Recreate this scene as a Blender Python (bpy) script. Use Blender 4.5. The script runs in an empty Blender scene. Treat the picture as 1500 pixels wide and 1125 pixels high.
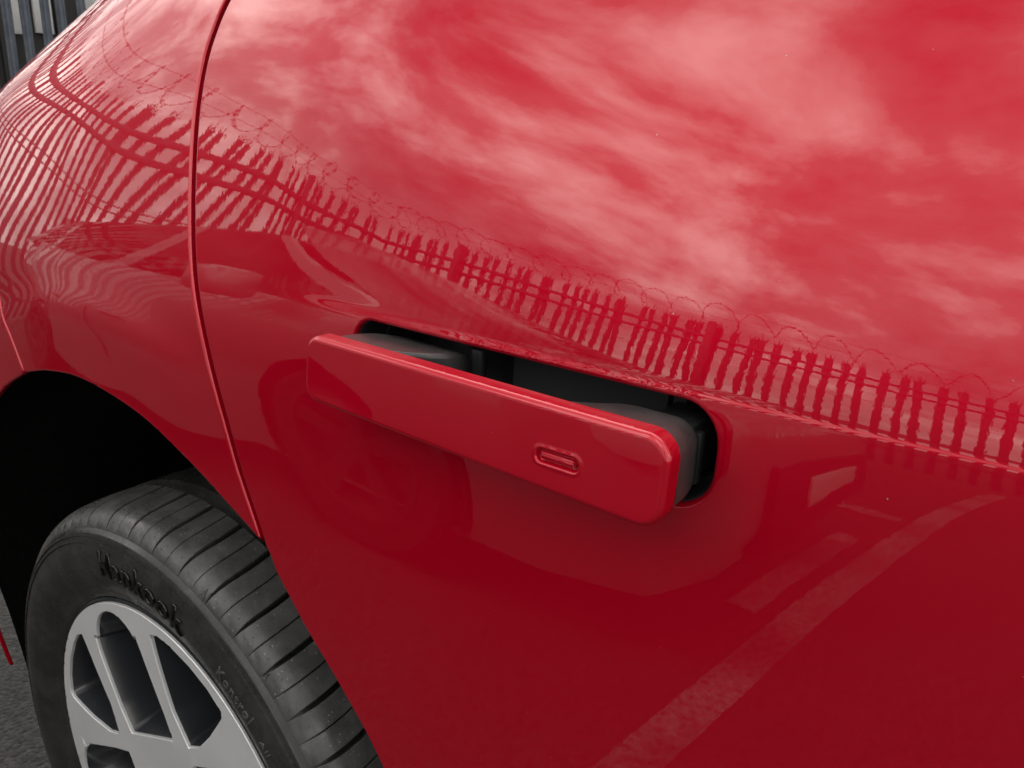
import bpy, bmesh, math, random
import numpy as np
from mathutils import Matrix, Vector
from mathutils.geometry import delaunay_2d_cdt

random.seed(7); rng = np.random.default_rng(7)
SC = bpy.context.scene
COL = SC.collection
R = math.radians

# ------------------------------------------------------------------ camera
CAM = np.array([0.76836, -0.33390, 1.15165])
C_R = np.array([0.79334178, 0.60792075, 0.03226745])
C_U = np.array([-0.21332019, 0.22795939, 0.95001527])
C_F = np.array([-0.57017832, 0.76057010, -0.31053148])
FPX = 1202.38
cam = bpy.data.cameras.new('camera')
cam.sensor_width = 36.0
cam.lens = FPX / 1500 * 36
cam.clip_start = 0.01; cam.clip_end = 500
co = bpy.data.objects.new('camera', cam); COL.objects.link(co)
M4 = Matrix.Identity(4)
for i in range(3):
    M4[i][0] = C_R[i]; M4[i][1] = C_U[i]; M4[i][2] = -C_F[i]; M4[i][3] = CAM[i]
co.matrix_world = M4
cam.dof.use_dof = True; cam.dof.focus_distance = 0.47; cam.dof.aperture_fstop = 40
SC.camera = co

# ------------------------------------------------------------------ world, sun, exposure
SUN_EL, SUN_AZ = R(48), R(-40)      # azimuth: from +y (behind the red car) towards +x
w = bpy.data.worlds.new('World'); SC.world = w; w.use_nodes = True
nt = w.node_tree; nt.nodes.clear()
def N(t, **k):
    n = nt.nodes.new(t)
    for a, b in k.items(): setattr(n, a, b)
    return n
L = nt.links.new
wo = N('ShaderNodeOutputWorld'); bg = N('ShaderNodeBackground'); bg.inputs[1].default_value = 0.10
sky = N('ShaderNodeTexSky', sky_type='NISHITA', sun_disc=False, sun_elevation=SUN_EL, sun_rotation=SUN_AZ)
sky.air_density = 1.0; sky.dust_density = 1.0
tc = N('ShaderNodeTexCoord'); sp = N('ShaderNodeSeparateXYZ'); L(tc.outputs['Generated'], sp.inputs[0])
def math_(op, a, b=None, c=None):
    n = N('ShaderNodeMath', operation=op)
    for i, v in enumerate((a, b, c)):
        if v is None: continue
        if isinstance(v, (int, float)): n.inputs[i].default_value = v
        else: L(v, n.inputs[i])
    return n.outputs[0]
zz = math_('ADD', math_('MAXIMUM', sp.outputs[2], 0.0), 0.62)
cb = N('ShaderNodeCombineXYZ')
L(math_('DIVIDE', sp.outputs[0], zz), cb.inputs[0]); L(math_('DIVIDE', sp.outputs[1], zz), cb.inputs[1])
mp = N('ShaderNodeMapping'); mp.inputs['Location'].default_value = (12.064, 7.304, 0.9); mp.inputs['Rotation'].default_value = (0, 0, R(25)); mp.inputs['Scale'].default_value = (0.9, 1.0, 1)
L(cb.outputs[0], mp.inputs[0])
n1 = N('ShaderNodeTexNoise'); n1.inputs['Scale'].default_value = 1.9; n1.inputs['Detail'].default_value = 9; n1.inputs['Roughness'].default_value = 0.55; n1.inputs['Distortion'].default_value = 0.2
n2 = N('ShaderNodeTexNoise'); n2.inputs['Scale'].default_value = 4.0; n2.inputs['Detail'].default_value = 8; n2.inputs['Roughness'].default_value = 0.58; n2.inputs['Distortion'].default_value = 0.25
L(mp.outputs[0], n1.inputs['Vector']); L(mp.outputs[0], n2.inputs['Vector'])
r1 = N('ShaderNodeMapRange'); r1.inputs[1].default_value = 0.30; r1.inputs[2].default_value = 0.46; L(n1.outputs[0], r1.inputs[0])
r1.interpolation_type = 'SMOOTHSTEP'
r2 = N('ShaderNodeValToRGB')
el = r2.color_ramp.elements
el[0].position = 0.34; el[0].color = (7, 7.1, 7.6, 1); el[1].position = 0.66; el[1].color = (84, 80, 74, 1)
e = el.new(0.5); e.color = (22, 21.6, 21.2, 1)
L(n2.outputs[0], r2.inputs[0])
hz = N('ShaderNodeMapRange', interpolation_type='SMOOTHSTEP'); L(sp.outputs[2], hz.inputs[0]); hz.inputs[1].default_value = 0.05; hz.inputs[2].default_value = 0.45; hz.inputs[3].default_value = 0.65; hz.inputs[4].default_value = 0.0
hm = N('ShaderNodeMix', data_type='RGBA'); L(hz.outputs[0], hm.inputs[0]); L(r2.outputs[0], hm.inputs[6]); hm.inputs[7].default_value = (30, 29, 27.5, 1)
cv = math_('MAXIMUM', r1.outputs[0], hz.outputs[0])
mx = N('ShaderNodeMix', data_type='RGBA'); L(cv, mx.inputs[0]); L(sky.outputs[0], mx.inputs[6]); L(hm.outputs[2], mx.inputs[7])
L(mx.outputs[2], bg.inputs[0]); L(bg.outputs[0], wo.inputs[0])

sl = bpy.data.lights.new('sun', 'SUN'); sl.energy = 0.6; sl.angle = R(14); sl.color = (1.0, 0.95, 0.88)
so = bpy.data.objects.new('sun', sl); COL.objects.link(so)
sd = Vector((math.sin(SUN_AZ) * math.cos(SUN_EL), math.cos(SUN_AZ) * math.cos(SUN_EL), math.sin(SUN_EL)))
so.rotation_euler = sd.to_track_quat('Z', 'Y').to_euler(); so.location = sd * 20
SC.view_settings.view_transform = 'Standard'; SC.view_settings.look = 'None'
SC.view_settings.exposure = -1.0; SC.view_settings.gamma = 1.0
SC.cycles.max_bounces = 10; SC.cycles.glossy_bounces = 6; SC.cycles.transparent_max_bounces = 12
SC.cycles.sample_clamp_indirect = 6

# ------------------------------------------------------------------ materials
MATS = {}
def mat(name, base=(.5, .5, .5), rough=.5, metal=0., spec=.5, coat=0., coat_rough=.03):
    m = bpy.data.materials.new(name); m.use_nodes = True
    b = m.node_tree.nodes['Principled BSDF']
    b.inputs['Base Color'].default_value = (*base, 1); b.inputs['Roughness'].default_value = rough
    b.inputs['Metallic'].default_value = metal; b.inputs['Specular IOR Level'].default_value = spec
    b.inputs['Coat Weight'].default_value = coat; b.inputs['Coat Roughness'].default_value = coat_rough
    MATS[name] = m
    return m, b, m.node_tree
def nd(t, typ, **k):
    n = t.nodes.new(typ)
    for a, v in k.items():
        if a in n.inputs: n.inputs[a].default_value = v
        else: setattr(n, a, v)
    return n
def noise(t, scale, detail=4, rough=.5, coord='Object', dist=0.):
    c = nd(t, 'ShaderNodeTexCoord'); n = nd(t, 'ShaderNodeTexNoise', Scale=scale, Detail=detail, Roughness=rough, Distortion=dist)
    if coord == 'W': c = nd(t, 'ShaderNodeNewGeometry'); coord = 'Position'
    t.links.new(c.outputs[coord], n.inputs['Vector']); return n
def ramp(t, src, p0, c0, p1, c1):
    r = nd(t, 'ShaderNodeValToRGB'); e = r.color_ramp.elements
    e[0].position = p0; e[0].color = c0 if len(c0) == 4 else (*c0, 1); e[1].position = p1; e[1].color = c1 if len(c1) == 4 else (*c1, 1)
    t.links.new(src, r.inputs[0]); return r
def bump(t, b, src, dist, strength=1., sock='Normal'):
    n = nd(t, 'ShaderNodeBump', Strength=strength, Distance=dist); t.links.new(src, n.inputs['Height']); t.links.new(n.outputs[0], b.inputs[sock]); return n

def paint(name, base, metal=.4, rough=.42, peel=0.000009, dust=True):
    m, b, t = mat(name, base, rough, metal, 0., 1.0, .012)
    b.inputs['Coat IOR'].default_value = 1.62
    # orange peel in the lacquer
    n1 = noise(t, 170, 2, .5); n2 = noise(t, 620, 1, .5)
    ad = nd(t, 'ShaderNodeMath', operation='MULTIPLY_ADD'); ad.inputs[1].default_value = .10
    t.links.new(n2.outputs[0], ad.inputs[0]); t.links.new(n1.outputs[0], ad.inputs[2])
    bump(t, b, ad.outputs[0], peel, 1., 'Coat Normal')
    sm = noise(t, 7, 5, .6); rs_ = ramp(t, sm.outputs[0], .40, (.008,) * 3, .75, (.018,) * 3); t.links.new(rs_.outputs[0], b.inputs['Coat Roughness'])
    # metal flake sparkle, very fine
    fl = noise(t, 5200, 1, .5)
    bump(t, b, fl.outputs[0], 0.0000085, .5, 'Normal')
    if dust:
        c = nd(t, 'ShaderNodeTexCoord'); v = nd(t, 'ShaderNodeTexVoronoi', Scale=95.); t.links.new(c.outputs['Object'], v.inputs['Vector'])
        rr = ramp(t, v.outputs['Distance'], .028, (1, 1, 1), .040, (0, 0, 0))
        g = ramp(t, v.outputs['Color'], .84, (0, 0, 0), .86, (1, 1, 1))
        mu = nd(t, 'ShaderNodeMath', operation='MULTIPLY'); t.links.new(rr.outputs[0], mu.inputs[0]); t.links.new(g.outputs[0], mu.inputs[1])
        v2 = nd(t, 'ShaderNodeTexVoronoi', Scale=300.); t.links.new(c.outputs['Object'], v2.inputs['Vector'])
        rr2 = ramp(t, v2.outputs['Distance'], .055, (1, 1, 1), .085, (0, 0, 0)); g2 = ramp(t, v2.outputs['Color'], .92, (0, 0, 0), .93, (.6, .6, .6))
        mu2 = nd(t, 'ShaderNodeMath', operation='MULTIPLY_ADD'); t.links.new(rr2.outputs[0], mu2.inputs[0]); t.links.new(g2.outputs[0], mu2.inputs[1]); t.links.new(mu.outputs[0], mu2.inputs[2]); mu2.use_clamp = True; mu = mu2
        mi = nd(t, 'ShaderNodeMix', data_type='RGBA'); mi.inputs[6].default_value = (*base, 1); mi.inputs[7].default_value = (.55, .42, .38, 1)
        t.links.new(mu.outputs[0], mi.inputs[0]); t.links.new(mi.outputs[2], b.inputs['Base Color'])
        sb = nd(t, 'ShaderNodeMath', operation='SUBTRACT'); sb.inputs[0].default_value = 1.; t.links.new(mu.outputs[0], sb.inputs[1]); t.links.new(sb.outputs[0], b.inputs['Coat Weight'])
    return m
RED = paint('red_paint', (.52, .0008, .0170))
SILVER = paint('silver_paint', (.31, .32, .33), .55, .35, dust=False)

m, b, t = mat('black_plastic', (.018, .018, .02), .42)
n = noise(t, 900, 3); bump(t, b, n.outputs[0], .00012, .5)
n = noise(t, 60, 6, .65); r = ramp(t, n.outputs[0], .3, (.30, .30, .30), .75, (.55, .55, .55)); t.links.new(r.outputs[0], b.inputs['Roughness'])
BLACK = m
m, b, t = mat('handle_plastic', (.055, .05, .052), .32)
n = noise(t, 1400, 2); bump(t, b, n.outputs[0], .00008, .5)
n = noise(t, 45, 6, .65); r = ramp(t, n.outputs[0], .3, (.032, .030, .031), .75, (.070, .064, .064)); t.links.new(r.outputs[0], b.inputs['Base Color'])
HANDLE_BLACK = m
m, b, t = mat('dark_plastic_panel', (.03, .032, .033), .6); n = noise(t, 1200, 2); bump(t, b, n.outputs[0], .0001, .5); PANELGREY = m
m, b, t = mat('liner_felt', (.010, .010, .010), .95, spec=.1)
n = noise(t, 260, 6, .7); r = ramp(t, n.outputs[0], .45, (.006, .006, .006), .8, (.026, .024, .02)); t.links.new(r.outputs[0], b.inputs['Base Color']); bump(t, b, n.outputs[0], .004, .8)
LINER = m
def rubber(name, base, r0, r1, grit):
    m, b, t = mat(name, base, .5, spec=.45)
    n = noise(t, 38, 7, .68, 'W'); rr = ramp(t, n.outputs[0], .35, (r0,) * 3, .68, (r1,) * 3); t.links.new(rr.outputs[0], b.inputs['Roughness'])
    n2 = noise(t, 24, 7, .7, 'W', dist=.3); dirt = ramp(t, n2.outputs[0], .42, base, .72, tuple(min(1, c * 1.9 + .004) for c in base))
    c = nd(t, 'ShaderNodeNewGeometry'); v = nd(t, 'ShaderNodeTexVoronoi', Scale=260.); t.links.new(c.outputs['Position'], v.inputs['Vector'])
    sp_ = ramp(t, v.outputs['Distance'], .15, (1, 1, 1), .23, (0, 0, 0)); g = ramp(t, v.outputs['Color'], grit, (0, 0, 0), grit + .02, (1, 1, 1))
    mu = nd(t, 'ShaderNodeMath', operation='MULTIPLY'); t.links.new(sp_.outputs[0], mu.inputs[0]); t.links.new(g.outputs[0], mu.inputs[1])
    mi = nd(t, 'ShaderNodeMix', data_type='RGBA'); mi.inputs[7].default_value = (.24, .23, .21, 1)
    t.links.new(dirt.outputs[0], mi.inputs[6]); t.links.new(mu.outputs[0], mi.inputs[0]); t.links.new(mi.outputs[2], b.inputs['Base Color'])
    n3 = noise(t, 700, 4, .6); bump(t, b, n3.outputs[0], .00025, .6)
    return m
RUBBER = rubber('tyre_rubber', (.022, .022, .0215), .18, .44, .95)
TREAD = rubber('tread_rubber', (.062, .062, .060), .18, .55, .72)
m, b, t = mat('letter_rubber', (.003, .003, .003), .16); LETTER = m
m, b, t = mat('machined_aluminium', (.90, .91, .92), .26, .45)
n = noise(t, 30, 5, .6); r = ramp(t, n.outputs[0], .35, (.28, .28, .28), .7, (.42, .42, .42)); t.links.new(r.outputs[0], b.inputs['Roughness']); ALU = m
m, b, t = mat('grey_rim', (.045, .045, .046), .4, .3); GREYRIM = m
m, b, t = mat('gloss_black_rim', (.020, .022, .026), .22, 0., .5, .5, .08); RIMBLACK = m
m, b, t = mat('brake_steel', (.30, .29, .28), .35, .9)
n = noise(t, 20, 4); r = ramp(t, n.outputs[0], .5, (.30, .29, .28), .72, (.20, .10, .05)); t.links.new(r.outputs[0], b.inputs['Base Color']); STEEL = m

m, b, t = mat('asphalt', (.05, .05, .05), .85)
c = nd(t, 'ShaderNodeTexCoord'); v = nd(t, 'ShaderNodeTexVoronoi', Scale=120.); t.links.new(c.outputs['Object'], v.inputs['Vector'])
r = ramp(t, v.outputs['Color'], .0, (.012, .0118, .0115), 1., (.062, .060, .058))
n = noise(t, 1.7, 7, .6); mi = nd(t, 'ShaderNodeMix', data_type='RGBA', blend_type='MULTIPLY'); mi.inputs[0].default_value = 1.
r2_ = ramp(t, n.outputs[0], .3, (.7, .7, .7), .7, (1.15, 1.15, 1.12)); t.links.new(r.outputs[0], mi.inputs[6]); t.links.new(r2_.outputs[0], mi.inputs[7]); t.links.new(mi.outputs[2], b.inputs['Base Color'])
bp_ = bump(t, b, v.outputs['Distance'], .006, 1.); bp_.invert = True
ASPHALT = m
m, b, t = mat('road_paint', (.40, .40, .38), .7)
n = noise(t, 55, 8, .75); r = ramp(t, n.outputs[0], .36, (.04, .04, .04), .60, (.34, .34, .33)); t.links.new(r.outputs[0], b.inputs['Base Color']); n2 = noise(t, 2.3, 4, .6); r2x = ramp(t, n2.outputs[0], .38, (.35, .35, .35), .56, (1, 1, 1)); mm = nd(t, 'ShaderNodeMix', data_type='RGBA', blend_type='MULTIPLY'); mm.inputs[0].default_value = 1.; t.links.new(r.outputs[0], mm.inputs[6]); t.links.new(r2x.outputs[0], mm.inputs[7]); t.links.new(mm.outputs[2], b.inputs['Base Color']); LINE = m
m, b, t = mat('galvanised_steel', (.20, .235, .29), .5, .5)
n = noise(t, 14, 6, .65); r = ramp(t, n.outputs[0], .3, (.06, .072, .095), .7, (.12, .135, .16)); t.links.new(r.outputs[0], b.inputs['Base Color']); GALV = m
m, b, t = mat('wire_steel', (.16, .16, .17), .45, .7); WIRE = m
m, b, t = mat('cabin_white', (.72, .72, .70), .55); n = noise(t, 3, 5); r = ramp(t, n.outputs[0], .3, (.62, .62, .60), .7, (.76, .76, .74)); t.links.new(r.outputs[0], b.inputs['Base Color']); WHITE = m
m, b, t = mat('dark_steel', (.025, .024, .023), .7); DARK = m
m, b, t = mat('plate_yellow', (.70, .70, .66), .4); PLATE = m
m, b, t = mat('lamp_clear', (.75, .77, .8), .12, .3); LAMP = m
m = bpy.data.materials.new('car_glass'); m.use_nodes = True; t = m.node_tree; t.nodes.clear()
o_ = nd(t, 'ShaderNodeOutputMaterial'); mi = nd(t, 'ShaderNodeMixShader'); tr = nd(t, 'ShaderNodeBsdfTransparent'); tr.inputs[0].default_value = (.24, .27, .265, 1)
gl = nd(t, 'ShaderNodeBsdfGlossy'); gl.inputs['Roughness'].default_value = .01; fr = nd(t, 'ShaderNodeFresnel', IOR=1.5)
t.links.new(fr.outputs[0], mi.inputs[0]); t.links.new(tr.outputs[0], mi.inputs[1]); t.links.new(gl.outputs[0], mi.inputs[2]); t.links.new(mi.outputs[0], o_.inputs[0]); GLASS = m

# ------------------------------------------------------------------ object helpers
def link(name, me, material, parent=None, smooth=True):
    o = bpy.data.objects.new(name, me); COL.objects.link(o)
    if material is not None and len(me.materials) == 0: me.materials.append(material)
    if smooth: me.polygons.foreach_set('use_smooth', [True] * len(me.polygons))
    if parent is not None:
        o.parent = parent
        o.matrix_parent_inverse = Matrix.Translation(parent.location).inverted() if parent.type == 'EMPTY' else Matrix.Identity(4)
    return o
def tag(o, label, cat, group=None):
    o['label'] = label; o['category'] = cat
    if group: o['group'] = group
    return o
def thing(name, loc, label, cat, group=None):
    o = bpy.data.objects.new(name, None); COL.objects.link(o); o.location = loc; o.empty_display_size = .2
    return tag(o, label, cat, group)
def pydata(name, v, f, material, parent=None, smooth=True):
    me = bpy.data.meshes.new(name); me.from_pydata([tuple(map(float, a)) for a in v], [], [tuple(map(int, a)) for a in f]); me.update()
    return link(name, me, material, parent, smooth)
def from_bm(name, bm, material, parent=None, smooth=True, sharp=35):
    bmesh.ops.recalc_face_normals(bm, faces=bm.faces)
    me = bpy.data.meshes.new(name); bm.to_mesh(me); bm.free()
    o = link(name, me, material, parent, smooth)
    if smooth: me.set_sharp_from_angle(angle=R(sharp))
    return o
def bm_box(bm, lo, hi, bev=0., seg=2):
    r = bmesh.ops.create_cube(bm, size=1.)
    for v in r['verts']: v.co = Vector([lo[i] + (hi[i] - lo[i]) * (v.co[i] + .5) for i in range(3)])
    if bev: bmesh.ops.bevel(bm, geom=list({e for v in r['verts'] for e in v.link_edges}), offset=bev, segments=seg, affect='EDGES', profile=.5)
def box(name, lo, hi, material, parent=None, bev=.004):
    bm = bmesh.new(); bm_box(bm, lo, hi, bev); return from_bm(name, bm, material, parent)
def prism(name, poly, lo, hi, axis, material, parent=None, bev=0., seg=3):
    """poly: 2D outline, extruded along axis from lo to hi. axis 'z': (x,y); 'y': (x,z)"""
    bm = bmesh.new(); vs = []
    for a in (lo, hi): vs.append([bm.verts.new((p[0], p[1], a) if axis == 'z' else (p[0], a, p[1])) for p in poly])
    n = len(poly)
    for i in range(n): bm.faces.new((vs[0][i], vs[0][(i + 1) % n], vs[1][(i + 1) % n], vs[1][i]))
    c0 = bm.faces.new(vs[0]); c1 = bm.faces.new(vs[1])
    if bev: bmesh.ops.bevel(bm, geom=list(set(c0.edges) | set(c1.edges)), offset=bev, segments=seg, affect='EDGES', profile=.5)
    return from_bm(name, bm, material, parent)
def lathe(name, prof, cx, cz, n, material, parent=None, y0=0., closed=False, sharp=30):
    """prof: (r, y) pairs; axle along y through (cx, cz)"""
    th = np.linspace(0, 2 * np.pi, n, endpoint=False); v = []; f = []
    for (r, y) in prof: v += [(cx + r * math.cos(a), y + y0, cz + r * math.sin(a)) for a in th]
    k = len(prof)
    for i in range(k if closed else k - 1):
        j = (i + 1) % k
        for s in range(n): f.append((i * n + s, i * n + (s + 1) % n, j * n + (s + 1) % n, j * n + s))
    o = pydata(name, v, f, material, parent)
    bm = bmesh.new(); bm.from_mesh(o.data); bmesh.ops.recalc_face_normals(bm, faces=bm.faces); bm.to_mesh(o.data); bm.free()
    o.data.set_sharp_from_angle(angle=R(sharp)); return o
def tube(name, pts, rad, material, parent=None, n=5, closed=False):
    pts = [Vector(p) for p in pts]; v = []; f = []; K = len(pts)
    up = Vector((0, 0, 1)); prev = None
    for i, p in enumerate(pts):
        a = pts[i - 1] if i else pts[0]; c = pts[i + 1] if i < K - 1 else pts[-1]; d = (c - a).normalized()
        if prev is None: prev = d.orthogonal()
        s = (prev - d * prev.dot(d)).normalized(); q = d.cross(s); prev = s
        for k in range(n):
            A = 2 * math.pi * k / n; v.append(p + (s * math.cos(A) + q * math.sin(A)) * rad)
    for i in range(K - 1):
        for k in range(n): f.append((i * n + k, i * n + (k + 1) % n, (i + 1) * n + (k + 1) % n, (i + 1) * n + k))
    return pydata(name, v, f, material, parent)

# ------------------------------------------------------------------ the red car's side surface  y = Yb(x, z)
_zg = np.arange(0.0, 1.75, .0002)
def _gs(a, s):
    k = int(4 * s); g = np.exp(-.5 * (np.arange(-k, k + 1) / s) ** 2); g /= g.sum()
    return np.convolve(np.pad(a, k, mode='edge'), g, 'valid')
_xg = np.arange(-1.2, 4.2, .001)
_T = np.array([(-1.2, 2.2), (-.9, 1.6), (-.75, 1.2), (-.6, .80), (-.45, .44), (-.33, .19), (-.22, .130), (-.12, .096), (-.03, .042), (.06, .028), (.14, .018), (.22, .012), (.34, .010), (.48, .008), (.6, .0), (.75, -.020), (.9, -.035), (1.4, -.012), (2.2, -.03), (2.8, -.04), (3.1, -.10), (3.4, -.35), (3.7, -1.), (4.2, -2)], float)
_t = _gs(np.interp(_xg, _T[:, 0], _T[:, 1]), 45)
_pl = -np.concatenate([[0], np.cumsum(_t)[:-1] * .001]); _pl -= np.interp(.6, _xg, _pl)
# tilt of the panel (degrees from vertical) by height, for a few stations along the car
_TZ = [0, .30, .45, .62, .80, .90, .94, .97, 1.0, 1.02, 1.035, 1.05, 1.08, 1.11, 1.15, 1.2, 1.3, 1.4, 1.75]
_LOW = [-14, -10, -5, -2, -.3]
_ST = [(-1.2, [0, 1, 5, 10.5, 13, 14.5, 15.5, 16, 16, 15.8, 16, 22, 28, 40]),
       (-.15, [0, 1, 5, 10.5, 13, 14.5, 15.5, 16.3, 16.8, 17.2, 17.8, 22, 28, 40]),
       (.03, [0, 1, 5, 10.5, 13, 14.5, 15.5, 16.5, 17.3, 18.2, 19.2, 23, 30, 42]),
       (.10, [0, 1, 5, 10.5, 13, 14.4, 15.2, 16.3, 17.1, 18.0, 20, 25, 32, 43]),
       (.19, [0, 1, 5, 10.5, 12.5, 13.6, 14.4, 15.5, 16.2, 17.8, 21.2, 27, 34, 44]),
       (.25, [0, 1, 4.5, 9.5, 11.6, 12.8, 13.8, 14.9, 15.7, 17.9, 21.8, 28, 35, 45]),
       (.34, [.3, 1, 3.6, 7.5, 10, 11.8, 13.2, 14.6, 15.7, 18.4, 22.5, 30, 36, 45]),
       (.455, [.8, 1.6, 3, 5.2, 8, 11.5, 13.6, 16.4, 19, 22.4, 25.7, 31.5, 36, 45]),
       (.55, [1, 1.8, 2.6, 3.8, 6.5, 11.5, 15.4, 19, 21.2, 23.9, 26.5, 32, 36, 45]),
       (.66, [1, 1.6, 2.4, 3.4, 6.2, 12.8, 17.6, 20.6, 22.2, 24.5, 27, 32, 36, 45]),
       (.75, [1, 1.5, 2.2, 3.2, 6.2, 14.4, 19.4, 21.6, 22.8, 24.7, 27, 32, 36, 45]),
       (4.2, [1, 1.5, 2.2, 3.2, 6.2, 14.4, 19.4, 21.6, 22.8, 24.7, 27, 32, 36, 45])]
_PR = []; _WK = []
for _k, (_x, _a) in enumerate(_ST):
    _al = _gs(np.interp(_zg, _TZ, _LOW + _a), 28)
    _p = np.concatenate([[0], np.cumsum(np.tan(np.radians(_al)))[:-1] * .0002]); _PR.append(_p - np.interp(.99, _zg, _p))
    _h = np.zeros(len(_ST)); _h[_k] = 1
    _WK.append(_gs(np.interp(_xg, [q[0] for q in _ST], _h), 32))
def prof(x, z): return sum(np.interp(x, _xg, w_) * np.interp(z, _zg, p_) for w_, p_ in zip(_WK, _PR))
_UPZ, _UPV = [.3, .5, .7, .87, 1.0, 1.08, 1.16, 1.24, 1.34], [.10, .12, .20, .42, .58, .72, .84, 2.1, 4.9]
_up = _gs(np.interp(_zg, _UPZ, _UPV), 125)
def _erf(x):
    s = np.sign(x); x = np.abs(x); q = 1 / (1 + .3275911 * x)
    return s * (1 - (((((1.061405429 * q - 1.453152027) * q) + 1.421413741) * q - .284496736) * q + .254829592) * q * np.exp(-x * x))
def sstep(a, b, x):
    u = np.clip((x - a) / (b - a), 0, 1); return u * u * u * (u * (6 * u - 15) + 10)
WX, WZ, WR = 0.0, 0.366, 0.368
def Yb(x, z):
    x = np.asarray(x, float); z = np.asarray(z, float)
    y = .03 + prof(x, z)
    up = np.interp(z, _zg, _up)
    pl = np.interp(x, _xg, _pl)
    y = y + pl * np.where(x < .2, 1 + (up - 1) * sstep(.20, -.12, x), 1)
    # shoulder ledge: a narrow upward-facing step, opening out and fading to the rear
    u = sstep(.60, .36, x)
    A = (.30 * (1 - u) + .12 * u) * sstep(.24, .36, x); wd = .0010 * (1 - u) + .004 * u; z0 = 1.0225
    fade = sstep(-.25, .1, x)
    y = y + fade * A * wd * .8862 * (1 + _erf((z - z0) / wd))
    # wheel-arch flare
    rr = np.hypot(x - WX, z - WZ) - .525
    y = y + 9. * np.clip(-.503 - x, 0, None) ** 2 * sstep(.95, .75, z)
    fl = sstep(.26, .04, x) * sstep(-.8, -.3, x)
    y = y - fl * .0045 * .5 * (1 - _erf((rr - .083) / .020))
    return y
def hit(px, py):
    d = C_F + C_R * (px - 750) / FPX - C_U * (py - 562.5) / FPX
    t_ = np.arange(.1, 3.2, .0004); q = CAM[None] + d[None] * t_[:, None]
    inside = q[:, 1] > Yb(q[:, 0], q[:, 2])
    if inside.any(): i = int(np.argmax(inside))
    else: i = int(np.argmin(Yb(q[:, 0], q[:, 2]) - q[:, 1]))
    return q[i, 0], q[i, 2]
def spline(P, step):
    P = np.array(P, float); n = len(P); out = []
    Q = np.vstack([2 * P[0] - P[1], P, 2 * P[-1] - P[-2]])
    for i in range(n - 1):
        p0, p1, p2, p3 = Q[i:i + 4]; k = max(2, int(np.hypot(*(p2 - p1)) / step))
        for s in np.linspace(0, 1, k, endpoint=False):
            out.append(.5 * (2 * p1 + (p2 - p0) * s + (2 * p0 - 5 * p1 + 4 * p2 - p3) * s * s + (3 * p1 - p0 - 3 * p2 + p3) * s ** 3))
    out.append(P[-1]); return np.array(out)
def densify(P, step):
    P = np.array(P, float); out = []
    for a, b in zip(P, np.roll(P, -1, 0)):
        k = max(1, int(math.ceil(np.hypot(*(b - a)) / step)))
        for s in range(k): out.append(a + (b - a) * s / k)
    return np.array(out)
def inside_poly(P, x, z):
    c = np.zeros(x.shape, bool); n = len(P)
    for i in range(n):
        (x1, z1), (x2, z2) = P[i], P[(i + 1) % n]
        if z1 == z2: continue
        k = ((z1 > z) != (z2 > z)) & (x < (x2 - x1) * (z - z1) / (z2 - z1) + x1); c ^= k
    return c
def seg_dist(loops, x, z):
    d = np.full(x.shape, 9.)
    for P in loops:
        A = P; B = np.roll(P, -1, 0); D = B - A; LL = (D ** 2).sum(1) + 1e-18
        for s in range(0, len(x), 4000):
            xs = x[s:s + 4000, None]; zs = z[s:s + 4000, None]
            u = np.clip(((xs - A[:, 0]) * D[:, 0] + (zs - A[:, 1]) * D[:, 1]) / LL, 0, 1)
            d[s:s + 4000] = np.minimum(d[s:s + 4000], np.sqrt(((xs - A[:, 0] - u * D[:, 0]) ** 2 + (zs - A[:, 1] - u * D[:, 1]) ** 2).min(1)))
    return d
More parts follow.
